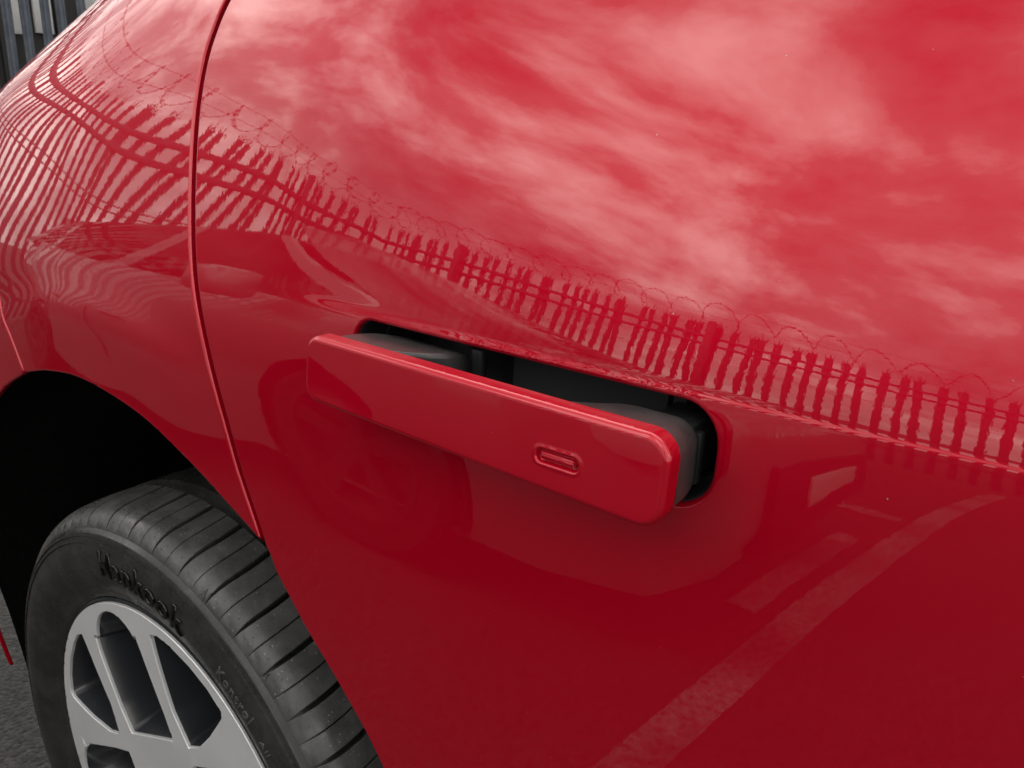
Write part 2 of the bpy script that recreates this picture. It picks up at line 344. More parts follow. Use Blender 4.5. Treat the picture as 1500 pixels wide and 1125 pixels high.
def panel(name, outer, holes, surf, xs, zs, er, skirt, material, parent, extra=None):
    loops = [np.asarray(outer)] + [np.asarray(h) for h in holes]
    X, Z = np.meshgrid(xs, zs); X = X.ravel(); Z = Z.ravel()
    P = [X]; Q = [Z]
    if extra is not None: P.append(extra[:, 0]); Q.append(extra[:, 1])
    X = np.concatenate(P); Z = np.concatenate(Q)
    def ok(x, z):
        k = inside_poly(loops[0], x, z)
        for h in loops[1:]: k &= ~inside_poly(h, x, z)
        return k
    k = ok(X, Z); X, Z = X[k], Z[k]
    d = seg_dist(loops, X, Z); k = d > er * 1.15; X, Z = X[k], Z[k]
    ox, oz = [], []
    for P_ in loops:
        T_ = np.roll(P_, -1, 0) - np.roll(P_, 1, 0); T_ /= np.hypot(T_[:, 0], T_[:, 1])[:, None] + 1e-12
        Nn = np.stack([-T_[:, 1], T_[:, 0]], 1)
        for f_ in (.06, .2, .45, .75, 1.05):
            for s in (1, -1): q = P_ + s * Nn * er * f_; ox.append(q[:, 0]); oz.append(q[:, 1])
    ox = np.concatenate(ox); oz = np.concatenate(oz); fs = np.concatenate([np.full(len(P_) * 2, f_ * er) for P_ in loops for f_ in (.06, .2, .45, .75, 1.05)])
    k = ok(ox, oz); ox, oz, fs = ox[k], oz[k], fs[k]
    d = seg_dist(loops, ox, oz); k = d > fs * .97; ox, oz = ox[k], oz[k]
    pts = []; edges = []
    for P_ in loops:
        b0 = len(pts); n = len(P_); pts += [tuple(p) for p in P_]; edges += [(b0 + i, b0 + (i + 1) % n) for i in range(n)]
    nb = len(pts)
    pts += list(zip(X, Z)) + list(zip(ox, oz))
    V, E_, F_, *_ = delaunay_2d_cdt([Vector((float(a), float(b_))) for a, b_ in pts], edges, [], 0, 1e-7)
    V = np.array([(v.x, v.y) for v in V]); F_ = np.array([f for f in F_ if len(f) == 3])
    cen = V[F_].mean(1); F_ = F_[ok(cen[:, 0], cen[:, 1])]
    x, z = V[:, 0], V[:, 1]
    def full(x, z):
        dd = np.maximum(seg_dist(loops, x, z), .02 * er); u = np.clip(er - dd, 0, None)
        return surf(x, z) + er - np.sqrt(np.maximum(er * er - u * u, 0))
    dist = seg_dist(loops, x, z)
    y = surf(x, z); e = 2e-4
    gx = (surf(x + e, z) - surf(x - e, z)) / (2 * e); gz = (surf(x, z + e) - surf(x, z - e)) / (2 * e)
    near = np.where(dist < er * 1.2)[0]
    if len(near):
        y[near] = full(x[near], z[near]); e = er * .015
        # edge slope: gradient of the rounding along the distance gradient
        dn = dist[near]; a = seg_dist(loops, x[near] + e, z[near]) - seg_dist(loops, x[near] - e, z[near]); b_ = seg_dist(loops, x[near], z[near] + e) - seg_dist(loops, x[near], z[near] - e)
        gl_ = np.hypot(a, b_) + 1e-12; a, b_ = a / gl_, b_ / gl_
        dc = np.maximum(dn, .02 * er); u = np.clip(er - dc, 0, None); sl = -u / np.sqrt(np.maximum(er * er - u * u, 1e-14))
        onb = dn < 1e-6
        sl = np.where(onb, 0, sl)
        gx[near] += sl * a; gz[near] += sl * b_
    nrm = np.stack([gx, -np.ones_like(gx), gz], 1)
    # boundary vertices: normal points along the outward side of the sheet
    verts = list(zip(x, y, z)); faces = [tuple(f) for f in F_]
    # orientation: outward is -y
    a, b_, c = (V[F_[:, i]] for i in range(3)); cr = (b_[:, 0] - a[:, 0]) * (c[:, 1] - a[:, 1]) - (b_[:, 1] - a[:, 1]) * (c[:, 0] - a[:, 0])
    faces = [tuple(f) if s > 0 else tuple(f[::-1]) for f, s in zip(F_, cr)]
    # boundary edges -> skirt
    cnt = {}
    for f in faces:
        for i in range(3):
            k = (f[i], f[(i + 1) % 3]); cnt[k] = 1
    be = [k for k in cnt if (k[1], k[0]) not in cnt]
    bn = {}
    for (i, j) in be:
        dx, dz = x[j] - x[i], z[j] - z[i]; l = math.hypot(dx, dz) + 1e-12; o2 = np.array([dz / l, 0, -dx / l])
        for q in (i, j): bn[q] = bn.get(q, 0) + o2
    for q, v in bn.items(): nrm[q] = v + np.array([0, -.05, 0])
    m_ = {}
    for q in bn:
        m_[q] = len(verts); verts.append((x[q], y[q] + skirt, z[q])); nrm = np.vstack([nrm, bn[q]])
    for (i, j) in be: faces.append((j, i, m_[i], m_[j]))
    nrm = nrm / np.linalg.norm(nrm, axis=1)[:, None]
    me = bpy.data.meshes.new(name); me.from_pydata([tuple(map(float, v)) for v in verts], [], [tuple(map(int, f)) for f in faces]); me.update()
    o = link(name, me, material, parent)
    me.normals_split_custom_set_from_vertices([tuple(map(float, v)) for v in nrm])
    return o
def rrect(x0, x1, z0, z1, rl, rr_, n=9):
    P = []
    for (cx, cz, r_, a0) in ((x0 + rl, z0 + rl, rl, 180), (x1 - rr_, z0 + rr_, rr_, 270), (x1 - rr_, z1 - rr_, rr_, 0), (x0 + rl, z1 - rl, rl, 90)):
        for a in np.radians(np.linspace(a0, a0 + 90, n)): P.append((cx + r_ * math.cos(a), cz + r_ * math.sin(a)))
    return np.array(P)
def frange(*segs):
    out = []
    for a, b_, s in segs: out += list(np.arange(a, b_, s))
    return np.array(out)

# ------------------------------------------------------------------ ground
gm = bmesh.new(); bmesh.ops.create_grid(gm, x_segments=2, y_segments=2, size=150)
ground = from_bm('asphalt_ground', gm, ASPHALT, smooth=False); ground['kind'] = 'structure'
def line(x0, y0, x1, y1, wd, name='parking_line'):
    d = Vector((x1 - x0, y1 - y0, 0)).normalized(); s = Vector((-d.y, d.x, 0)) * wd / 2
    a, b_ = Vector((x0, y0, .004)), Vector((x1, y1, .004))
    o = pydata(name, [a - s, b_ - s, b_ + s, a + s], [(0, 1, 2, 3)], LINE, smooth=False); o['kind'] = 'structure'; return o
line(.22, -.62, .62, -4.9, .10)
line(.16, -1.55, .24, -2.5, .09)
line(.35, -2.95, -4.4, -2.95, .10)

# ------------------------------------------------------------------ red car panels
car = thing('red_car', (1.3, .95, 0), 'glossy red car with its flush door handle popped out', 'car')

SEAM = [hit(*p) for p in ((333, 0), (312, 50), (300, 90), (290, 145), (285, 200), (281, 300), (284, 400), (300, 500), (325, 600), (350, 690), (375, 765), (385, 797))]
top = SEAM[0]
SEAM = [(top[0] + .075, 1.335), (top[0] + .03, (top[1] + 1.335) / 2 + .01)] + SEAM
seam = spline(SEAM, .005)
ARCHQ = [hit(*p) for p in ((385, 797), (330, 735), (270, 670), (200, 605), (120, 556), (70, 544), (36, 546))]
archq = spline(ARCHQ, .005)
BSEAM = [hit(*p) for p in ((36, 546), (15, 490), (0, 440))]
bseam = spline(BSEAM + [(BSEAM[-1][0] - .05, BSEAM[-1][1] + .10), (BSEAM[-1][0] - .22, BSEAM[-1][1] + .14), (-.80, BSEAM[-1][1] + .15)], .006)
GAP = .0034
def offset_x(P, dx): return np.array([(a + dx, b_) for a, b_ in P])
# quarter panel
qtop = [(-.80, 1.335)]
outer_q = np.vstack([offset_x(seam, -GAP), archq[1:], bseam[1:], [(-.80, 1.335)]])
outer_q = densify(outer_q, .006)
zs_fine = frange((.30, .95, .0065), (.95, 1.008, .004), (1.008, 1.019, .0010), (1.019, 1.0262, .0004), (1.0262, 1.034, .0010), (1.034, 1.09, .003), (1.09, 1.34, .006))
panel('quarter_panel', outer_q, [], Yb, frange((-.80, -.3, .008), (-.3, .4, .006)), zs_fine + .0003, .0024, .018, RED, car)
# bumper
arcb = spline([ARCHQ[-1], hit(0, 574)] + [(WX + r_ * math.cos(R(a)), WZ + r_ * math.sin(R(a))) for r_, a in ((.527, 135), (.522, 150), (.520, 165), (.520, 178), (.520, 188))], .006)
end = arcb[-1]
outer_b = densify(np.vstack([offset_x(bseam[::-1], -GAP)[:, :], arcb[1:], [(end[0] - .004, end[1] - .001), *[(WX + .5245 * math.cos(R(a)), WZ + .5245 * math.sin(R(a))) for a in (184, 180, 175, 170, 165, 160)], (-.60, .66), (-.80, .68)]]), .008)
panel('rear_bumper', outer_b, [], Yb, frange((-.80, -.1, .008)), frange((.25, 1.2, .008)), .0025, .004, RED, car)
# rear door
ARCHD = [(SEAM[-1][0] + .010, SEAM[-1][1] - .010)] + [hit(*p) for p in ((404, 838), (425, 878), (450, 925), (500, 1010), (560, 1125))]
dl = ARCHD[-1]
archd = spline(ARCHD + [(dl[0] + .045, dl[1] - .09), (dl[0] + .075, dl[1] - .2), (dl[0] + .085, .30)], .005)
REC = densify(rrect(.3575, .6230, .9625, 1.0180, .015, .021), .004)
doorseam_x = 1.14
outer_d = densify(np.vstack([offset_x(seam, GAP), archd, [(doorseam_x, .30), (doorseam_x - .02, .7), (doorseam_x - .01, 1.0), (doorseam_x + .03, 1.335)]]), .005)
panel('rear_door', outer_d, [REC], Yb, frange((.1, .85, .005), (.85, 1.2, .009)), zs_fine, .0028, .016, RED, car)
sp_ = seam[::3]
tube('gap_shade_tube', [(a, float(Yb(a, b_)) + .0125, b_) for a, b_ in sp_], .0065, BLACK, car, n=8)  # black tube added behind the seam so the gap reads as shade
# front door and wing beyond the frame
fx = 2.08
panel('front_door', densify([(doorseam_x + .005, .30), (fx, .30), (fx + .02, .7), (fx + .01, 1.0), (fx - .03, 1.28), (doorseam_x + .035, 1.335), (doorseam_x - .005, 1.0), (doorseam_x - .015, .7)], .012), [], Yb, frange((1.1, 2.15, .014)), zs_fine[::2], .003, .016, RED, car)
fa = [(2.90 + .5 * math.cos(a), WZ + .5 * math.sin(a)) for a in np.linspace(math.pi + .12, -.12, 40)]
panel('front_wing', densify([(fx + .005, .30)] + [(fa[0][0], .30)] + fa + [(3.72, .30), (3.72, .86), (3.2, 1.0), (fx - .025, 1.28), (fx + .015, 1.0), (fx + .025, .7)], .012), [], Yb, frange((2.0, 3.75, .016)), zs_fine[::2], .003, .016, RED, car)

# added dark inner box (blocks light behind the gaps), windows, roof
box('inner_light_block', (.46, .30, .30), (2.3, 1.60, 1.30), DARK, car, .05)
box('luggage_floor', (-.66, .60, .30), (.46, 1.50, .50), DARK, car, .03)
box('luggage_wall', (-.62, .46, .90), (.46, 1.45, 1.30), DARK, car, .05)
def strip(name, A, B, n, bulge, material, parent):
    v = []; f = []
    for i in range(n + 1):
        u = i / n
        for s in range(7):
            w_ = s / 6; p = [A0 + (B0 - A0) * w_ for A0, B0 in zip(A(u), B(u))]; p[1] -= bulge * 4 * w_ * (1 - w_); v.append(p)
    for i in range(n):
        for s in range(6): f.append((i * 7 + s, (i + 1) * 7 + s, (i + 1) * 7 + s + 1, i * 7 + s + 1))
    return pydata(name, v, f, material, parent)
for (xa, xb, xc, xd) in ((.36, 1.11, .52, 1.10), (1.15, 2.02, 1.14, 1.72)):
    strip('side_window', lambda u: (xa + (xb - xa) * u, float(Yb(xa + (xb - xa) * u, 1.33)) + .012, 1.325), lambda u: (xc + (xd - xc) * u, .37, 1.60), 14, .012, GLASS, car)
prism('roof', [(-.55, 1.33), (-.30, 1.56), (.4, 1.66), (1.2, 1.68), (1.75, 1.63), (2.35, 1.30), (2.30, 1.285), (1.72, 1.605), (1.2, 1.655), (.4, 1.635), (-.28, 1.53), (-.50, 1.31)], .36, 1.54, 'y', RED, car, .008)
strip('rear_pillar', lambda u: (-.52 + .87 * u, float(Yb(-.52 + .87 * u, 1.333)) + .001, 1.3335), lambda u: (-.29 + .79 * u, .362, float(np.interp(-.29 + .79 * u, [-.30, .4, 1.2], [1.558, 1.656, 1.678]))), 20, .012, RED, car)
box('cabin_shade_block', (-.22, .44, 1.27), (1.62, 1.46, 1.55), DARK, car, .08)  # solid dark block standing in for the shade inside the cabin
prism('bonnet', [(2.25, 1.26), (2.3, 1.30), (3.0, 1.16), (3.6, 1.0), (3.72, .85), (3.72, .32), (3.6, .32), (3.4, .85)], .36, 1.54, 'y', RED, car, .01)
prism('tailgate', [(-.55, 1.33), (-.80, 1.05), (-.86, .80), (-.84, .62), (-.74, .62), (-.74, .78), (-.68, 1.02), (-.50, 1.30)], .50, 1.40, 'y', RED, car, .01)
prism('far_side', [(-.80, .62), (-.5, .60), (-.4, .45), (.5, .30), (3.7, .30), (3.7, .85), (2.3, 1.28), (-.6, 1.33), (-.8, 1.05)], 1.60, 1.86, 'y', RED, car, .06)
prism('floor_pan', [(-.6, .22), (3.5, .22), (3.5, .30), (-.6, .30)], .22, 1.7, 'y', DARK, car, .0)

# ------------------------------------------------------------------ wheel arch liner
def arch_liner():
    v = []; f = []; n = 72; fr = [0, .06, .2, .45, .75, 1.]; rs = [.552, .565, .575, .575, .57, .56]
    for i in range(n + 1):
        a = R(-30 + 240 * i / n); e0 = float(Yb(WX + .55 * math.cos(a), WZ + .55 * math.sin(a))) + .014
        for q, r_ in zip(fr, rs):
            r2 = r_ + .004 * math.sin(9 * a) * (q > .1)
            v.append((WX + r2 * math.cos(a), e0 + (.45 - e0) * q, WZ + r2 * math.sin(a)))
        v.append((WX, .455, WZ))
    k = len(fr) + 1
    for i in range(n):
        for s in range(k - 1): f.append((i * k + s, (i + 1) * k + s, (i + 1) * k + s + 1, i * k + s + 1))
    return pydata('wheel_arch_liner', v, f, LINER, car)
arch_liner()
# ------------------------------------------------------------------ rear wheel
Y0 = .03
tp = [(.248, .075), (.256, .052), (.262, .047), (.268, .046), (.272, .0435), (.285, .036), (.300, .0315), (.312, .0305), (.322, .032), (.330, .035),
      (.3305, .0335), (.3335, .0345), (.334, .037), (.337, .038), (.3372, .0366), (.340, .0378), (.3405, .040), (.346, .0445), (.350, .0515), (.353, .060), (.3555, .075), (.357, .10), (.3575, .128),
      (.3575, .140), (.369, .1405), (.3695, .165), (.369, .1895), (.3575, .190), (.3575, .205), (.368, .2055), (.365, .25), (.350, .28), (.330, .29), (.300, .295), (.262, .28)]
tyre = lathe('tyre', tp, WX, WZ, 220, RUBBER, car, 0., sharp=50)
def block_mesh():
    """one shoulder tread block (two ribs split by a sipe), at angle 0 on the tyre, local to the axle"""
    ys = np.array([.0435, .046, .050, .056, .064, .074, .086, .100, .114, .1215])
    rt = np.array([.3462, .3505, .3556, .3604, .3640, .3662, .3674, .3681, .3685, .3686])
    core = np.interp(ys, [p[1] for p in tp[16:23]], [p[0] for p in tp[16:23]]) - .003
    dw = R(360 / 46); v = []; f = []
    def bow(y_): u = (y_ - .0435) / .078; return R(2.0) * u * u - R(.7) * u
    gap = np.interp(ys, [.043, .05, .06, .08, .12], [.0006, .0026, .0046, .0058, .0064]) / .366
    sip = np.interp(ys, [.043, .05, .08, .12], [.0003, .0008, .0013, .0013]) / .366
    for half in (0, 1):
        b0 = len(v); cols = 5
        for i, y_ in enumerate(ys):
            a0, a1 = (-dw / 2 + gap[i] / 2, -sip[i] / 2) if half == 0 else (sip[i] / 2, dw / 2 - gap[i] / 2)
            if half == 0 and False: pass
            e_ = .0007 / .366
            for (a, r_) in ((a0, core[i]), (a0, rt[i] - .0007), (a0 + e_, rt[i]), (a1 - e_, rt[i]), (a1, rt[i] - .0007), (a1, core[i])):
                a += bow(y_); v.append((r_ * math.cos(a), y_, r_ * math.sin(a)))
        k = 6
        for i in range(len(ys) - 1):
            for s in range(k - 1): f.append((b0 + i * k + s, b0 + i * k + s + 1, b0 + (i + 1) * k + s + 1, b0 + (i + 1) * k + s))
        for i in (0, len(ys) - 1): f.append(tuple(b0 + i * k + s for s in range(k)))
    # little moulding dimples/pips on the shoulder
    for (yy, aa) in ((.047, -.25), (.0535, -.3), (.0535, .22), (.060, -.12), (.060, .33), (.049, .3)):
        rr_ = float(np.interp(yy, ys, rt)); a = aa * dw + bow(yy); b0 = len(v)
        for ring, (q, hgt) in enumerate(((.0010, -.0002), (.0008, .0002), (.0005, -.0001))):
            for s in range(7):
                A = 2 * math.pi * s / 7; sl_ = .55; v.append(((rr_ + hgt + sl_ * q * math.sin(A) * 1.) * math.cos(a + q * math.cos(A) / .36), yy + q * math.sin(A) * .8, (rr_ + hgt + sl_ * q * math.sin(A)) * math.sin(a + q * math.cos(A) / .36)))
        for ring in range(2):
            for s in range(7): f.append((b0 + ring * 7 + s, b0 + ring * 7 + (s + 1) % 7, b0 + ring * 7 + 7 + (s + 1) % 7, b0 + ring * 7 + 7 + s))
        f.append(tuple(b0 + 14 + s for s in range(7)))
    me = bpy.data.meshes.new('tread_block'); me.from_pydata(v, [], f)
    bm = bmesh.new(); bm.from_mesh(me); bmesh.ops.recalc_face_normals(bm, faces=bm.faces); bm.to_mesh(me); bm.free()
    me.polygons.foreach_set('use_smooth', [True] * len(me.polygons)); me.set_sharp_from_angle(angle=R(32)); me.materials.append(TREAD)
    return me
bmsh = block_mesh()
for i in range(46):
    o = bpy.data.objects.new('tread_block', bmsh); COL.objects.link(o); o.parent = tyre
    o.matrix_parent_inverse = Matrix.Identity(4)
    o.location = (WX, 0, WZ); o.rotation_euler = (0, R(-(i * 360 / 46) - 3.0), 0)
def wheel_text(s, ang0, ang1, r0, r1, yoff, height, material, name='lettering', bold=.012, sr=None):
    cu = bpy.data.curves.new('t', 'FONT'); cu.body = s; cu.size = 1.; cu.extrude = .5; cu.resolution_u = 5; cu.offset = bold; cu.space_character = 1.12
    to = bpy.data.objects.new('t', cu); COL.objects.link(to)
    me = bpy.data.meshes.new_from_object(to.evaluated_get(bpy.context.evaluated_depsgraph_get())); bpy.data.objects.remove(to)
    c = np.array([v.co[:] for v in me.vertices]); x0, x1 = c[:, 0].min(), c[:, 0].max(); h0, h1 = 0., .70
    sr = np.array([(p[0], p[1]) for p in tp[3:16]]) if sr is None else np.array(sr)
    for v, q in zip(me.vertices, c):
        u = (q[0] - x0) / (x1 - x0); a = R(ang0 + (ang1 - ang0) * u); r_ = r0 + (r1 - r0) * (q[1] - h0) / (h1 - h0)
        ysf = float(np.interp(r_, sr[:, 0], sr[:, 1]))
        v.co = (WX + r_ * math.cos(a), ysf - (height if q[2] > 0 else -.001) + yoff, WZ + r_ * math.sin(a))
    me.materials.clear(); bm = bmesh.new(); bm.from_mesh(me); bmesh.ops.remove_doubles(bm, verts=bm.verts, dist=1e-6); bmesh.ops.recalc_face_normals(bm, faces=bm.faces); bm.to_mesh(me); bm.free()
    return link(name, me, material, tyre, smooth=False)
wheel_text('Hankook', 101.5, 71.5, .2975, .3255, 0, .0028, LETTER, bold=.02)
wheel_text('Kontrol', 60.5, 49.5, .3050, .3185, 0, .0008, TREAD)
wheel_text('All', 46, 43, .306, .3135, 0, .0008, TREAD)

SHO = [(.3462, .0435), (.3505, .046), (.3556, .050), (.3604, .056)]
wheel_text('AI', 71.4, 69.7, .3480, .3560, 0, .0005, LETTER, bold=0., sr=SHO)
wheel_text('A', 53.9, 53.0, .3490, .3545, 0, .0005, LETTER, bold=0., sr=SHO)

# rim: machined face with pockets, black pocket walls, barrel
AX = 114.0
def pol(r_, a): return (WX + r_ * math.cos(R(a)), WZ + r_ * math.sin(R(a)))
def lat(r_, l, s=1): return AX - s * math.degrees(math.asin(min(1, l / r_)))
def pocketU(rot):
    P = []
    for rr_, l in ((.098, .054), (.13, .0570), (.165, .0570), (.20, .0565), (.218, .0545)): P.append(pol(rr_, lat(rr_, l) + rot))
    for k in np.linspace(20, 160, 13):   # rounded top
        cxr = .188; a_ = R(k); rx = .0545 * math.cos(a_); ry = cxr + .053 * math.sin(a_)
        r_ = math.hypot(rx, ry); P.append(pol(r_, AX + rot - math.degrees(math.atan2(rx, ry))))
    for rr_, l in ((.218, .0545), (.20, .0565), (.165, .0570), (.13, .0570), (.098, .054)): P.append(pol(rr_, lat(rr_, l, -1) + rot))
    P.append(pol(.085, AX + 17 + rot)); P.append(pol(.085, AX - 17 + rot))
    return np.array(P)
def window(rot, s):
    out = [(.118, AX - s * 48.5)] + [(rr_, lat(rr_, l, s)) for rr_, l in ((.145, .0815), (.18, .0855), (.215, .0900), (.232, .0935))]
    out += [(.2375, AX - s * (27.5)), (.2385, AX - s * 33), (.2385, AX - s * 42), (.2380, AX - s * 50), (.2350, AX - s * 56.5), (.228, AX - s * 57.6), (.215, AX - s * 57.6), (.18, AX - s * 57.3), (.14, AX - s * 55)]
    P = np.array([pol(a, b_ + rot) for a, b_ in out])
    return P
holes = []
for k in range(4):
    holes.append(pocketU(k * 90)); holes.append(window(k * 90, 1))
half = [window(k * 90, -1) for k in range(4)]
# windows from neighbouring pairs overlap on one side, so keep the set that the photo shows: both sides of the first pair, then one per gap
holes = [pocketU(k * 90) for k in range(4)] + [window(0, 1), window(0, -1), window(180, 1), window(180, -1)]
def rim_face():
    outer = densify([pol(.252, a) for a in np.linspace(0, 360, 180, endpoint=False)], .01)
    hl = [densify(h, .006) for h in holes] + [densify([pol(.028, a) for a in np.linspace(0, 360, 40, endpoint=False)], .01)]
    def sf(x, z):
        r_ = np.hypot(x - WX, z - WZ); return .046 + .010 * np.clip((.20 - r_) / .2, 0, 1) ** 1.5
    return panel('rim', outer, hl, sf, frange((-.26, .26, .012)), frange((.10, .63, .012)), .0012, .004, ALU, car)
rim = rim_face()
for h in holes:     # black pocket walls, drafted inwards
    P = densify(h, .006); c = P.mean(0); v = []; f = []; n = len(P)
    for dep, sc in ((.050, 1.), (.054, .985), (.080, .90), (.105, .83)):
        for q in P:
            p = c + (q - c) * sc; r_ = math.hypot(p[0] - WX, p[1] - WZ); v.append((p[0], dep + .010 * max(0, (.20 - r_) / .2) ** 1.5, p[1]))
    for k in range(3):
        for i in range(n): f.append((k * n + i, k * n + (i + 1) % n, (k + 1) * n + (i + 1) % n, (k + 1) * n + i))
    pydata('spoke_wall', v, f, RIMBLACK, rim)
lathe('rim_barrel', [(.2535, .0485), (.257, .050), (.2575, .056), (.252, .062), (.248, .075), (.240, .11), (.232, .20), (.24, .27), (.25, .275)], WX, WZ, 120, RIMBLACK, rim)
lathe('hub_cap', [(.0, .050), (.024, .0505), (.0275, .053), (.0285, .065)], WX, WZ, 40, RIMBLACK, rim)
lathe('brake_disc', [(.0, .125), (.08, .125), (.082, .138), (.165, .138), (.165, .160), (.08, .160)], WX, WZ, 80, STEEL, car)
prism('brake_caliper', [(WX + .10 * math.cos(a), WZ + .10 * math.sin(a)) for a in np.radians(np.linspace(20, 75, 9))] + [(WX + .19 * math.cos(a), WZ + .19 * math.sin(a)) for a in np.radians(np.linspace(75, 20, 9))], .118, .18, 'y', STEEL, car, .006)
lathe('wheel_hub', [(.0, .16), (.10, .16), (.20, .17), (.235, .26), (.0, .27)], WX, WZ, 60, DARK, car)

# ------------------------------------------------------------------ door handle
def ring_wall(loop, levels, name, material, parent, cap=True, surf=Yb):
    """loop in xz; levels: (scale inset in metres, depth y offset from surf)"""
    P = np.array(loop); n = len(P); T_ = np.roll(P, -1, 0) - np.roll(P, 1, 0); T_ /= np.hypot(T_[:, 0], T_[:, 1])[:, None]; Nn = np.stack([-T_[:, 1], T_[:, 0]], 1)
    v = []; f = []
    for ins, dy in levels:
        q = P + Nn * ins
        v += [(a, float(s) + dy, b_) for (a, b_), s in zip(q, surf(q[:, 0], q[:, 1]))]
    for k in range(len(levels) - 1):
        for i in range(n): f.append((k * n + i, k * n + (i + 1) % n, (k + 1) * n + (i + 1) % n, (k + 1) * n + i))
    if cap: f.append(tuple((len(levels) - 1) * n + i for i in range(n)))
    bm = bmesh.new(); me = bpy.data.meshes.new(name); me.from_pydata(v, [], f); bm.from_mesh(me); return from_bm(name, bm, material, parent)
# recess: black bowl behind the opening
recess = ring_wall(REC, [(-.0015, .0035), (.0004, .0040), (.0012, .0056), (.0016, .012), (.004, .026), (.0055, .0275), (.0062, .052), (.0085, .060)], 'handle_recess', BLACK, car)
yh = float(Yb(.5, .99))
POP = .040
box('recess_panel', (.468, yh + .036, .966), (.578, yh + .044, 1.0135), PANELGREY, recess, .002)
prism('hinge_pin', [(.452 + .0052 * math.cos(a), yh + .022 + .0052 * math.sin(a)) for a in np.linspace(0, 2 * np.pi, 20, endpoint=False)], .970, 1.0125, 'z', BLACK, recess, .0022)
box('recess_bracket', (.5815, yh + .034, .968), (.590, yh + .044, 1.012), PANELGREY, recess, .001)
# painted cover
HX0, HX1, HZ0, HZ1 = .3555, .6175, .9645, 1.0160
def taper(P, m_=0.):
    P = np.array(P, float); u = (P[:, 0] - HX0) / (HX1 - HX0); c_ = .9930 + (.9885 - .9930) * u; h_ = (.0216 + (.0238 - .0216) * u + m_) / .02575
    P[:, 1] = c_ + (P[:, 1] - .99025) * h_; return P
COVER = taper(densify(rrect(HX0, HX1, HZ0, HZ1, .0125, .0145, 10), .0025))
BX0, BX1, BZ0, BZ1 = .5425, .5695, .9812, .9895
def slot_sd(x, z, x0, x1, z0, z1, r_):
    qx = np.abs(x - (x0 + x1) / 2) - (x1 - x0) / 2 + r_; qz = np.abs(z - (z0 + z1) / 2) - (z1 - z0) / 2 + r_
    return np.hypot(np.maximum(qx, 0), np.maximum(qz, 0)) + np.minimum(np.maximum(qx, qz), 0) - r_
def Ycover(x, z):
    y_ = Yhandle(x, z) - POP
    d = slot_sd(x, z, BX0, BX1, BZ0, BZ1, .0035)
    y_ = y_ - .00035 * np.exp(-((d - .0006) / .0011) ** 2) + .0024 * (1 - sstep(-.0016, 0.0002, d))
    return y_
def Yhandle(x, z):
    # the door's own curve without the ledge
    return .03 + .095 * (z - .99) + np.interp(x, _xg, _pl)
handle = None
ex = []
for a in np.arange(BX0 - .005, BX1 + .005, .0006):
    for b_ in np.arange(BZ0 - .005, BZ1 + .005, .0006): ex.append((a, b_))
handle = panel('door_handle', COVER, [], Ycover, frange((HX0, HX1, .004)) + .0004, frange((HZ0, HZ1, .0035)) + .0003, .0036, .0085, RED, car, extra=np.array(ex))
tmp = rrect(BX0 + .0022, BX1 - .0022, BZ0 + .0020, BZ1 - .0020, .0025, .0025, 6)
ring_wall(tmp, [(.0, -POP + .003), (.0, -POP + .0012), (.0003, -POP + .0006), (.0010, -POP + .0003)], 'lock_button', RED, handle, surf=Yhandle)
# black body behind the cover
BACK = taper(densify(rrect(HX0 + .0014, HX1 - .0014, HZ0 + .0014, HZ1 - .0014, .011, .013, 10), .004))
ring_wall(BACK, [(.0012, -POP + .0105), (.0, -POP + .0112), (.0, -POP + .0140), (.0016, -POP + .0155)], 'handle_backing', HANDLE_BLACK, handle, surf=Yhandle)
yb0 = yh - POP + .0135
def loft_arm(levels):
    """levels: (y, x_left, x_right, inset in z, corner radius left, corner radius right)"""
    bm = bmesh.new(); rows = []
    for (y_, xl, xr, iz, rl, rr_) in levels:
        P = taper(rrect(xl, xr, HZ0 + .0016 + iz, HZ1 - .0016 - iz, rl, rr_, 8))
        rows.append([bm.verts.new((a, y_, b_)) for a, b_ in P])
    n = len(rows[0])
    for r0, r1 in zip(rows[:-1], rows[1:]):
        for i in range(n): bm.faces.new((r0[i], r0[(i + 1) % n], r1[(i + 1) % n], r1[i]))
    bm.faces.new(rows[-1]); bm.faces.new(rows[0])
    return from_bm('handle_arm', bm, HANDLE_BLACK, handle, sharp=40)
def spline_nd(P, k):
    P = np.array(P, float); Q = np.vstack([2 * P[0] - P[1], P, 2 * P[-1] - P[-2]]); out = []
    for i in range(len(P) - 1):
        p0, p1, p2, p3 = Q[i:i + 4]
        for s in np.linspace(0, 1, k, endpoint=False): out.append(.5 * (2 * p1 + (p2 - p0) * s + (2 * p0 - 5 * p1 + 4 * p2 - p3) * s * s + (3 * p1 - p0 - 3 * p2 + p3) * s ** 3))
    out.append(P[-1]); return [tuple(q) for q in out]
loft_arm(spline_nd([(yb0, .3625, .408, 0, .0105, .004), (yb0 + .006, .3632, .426, .0002, .0105, .004), (yb0 + .015, .3650, .4385, .0004, .0105, .004), (yb0 + .026, .3690, .4455, .0012, .0105, .004), (yb0 + .036, .3750, .4475, .0030, .0100, .004), (yb0 + .046, .3830, .4460, .0060, .0090, .004)], 5))
loft_arm(spline_nd([(yb0, .5345, .6165, 0, .003, .0130), (yb0 + 0.0037, .5480, .6165, 0, .003, .0130), (yb0 + 0.0119, .5600, .6163, .0002, .003, .0130), (yb0 + 0.0200, .5680, .6153, .0006, .003, .0128), (yb0 + 0.0256, .5760, .6135, .0016, .003, .0125), (yb0 + 0.0290, .5820, .6110, .0034, .003, .0118), (yb0 + 0.0306, .5870, .6075, .0062, .003, .0105)], 5))
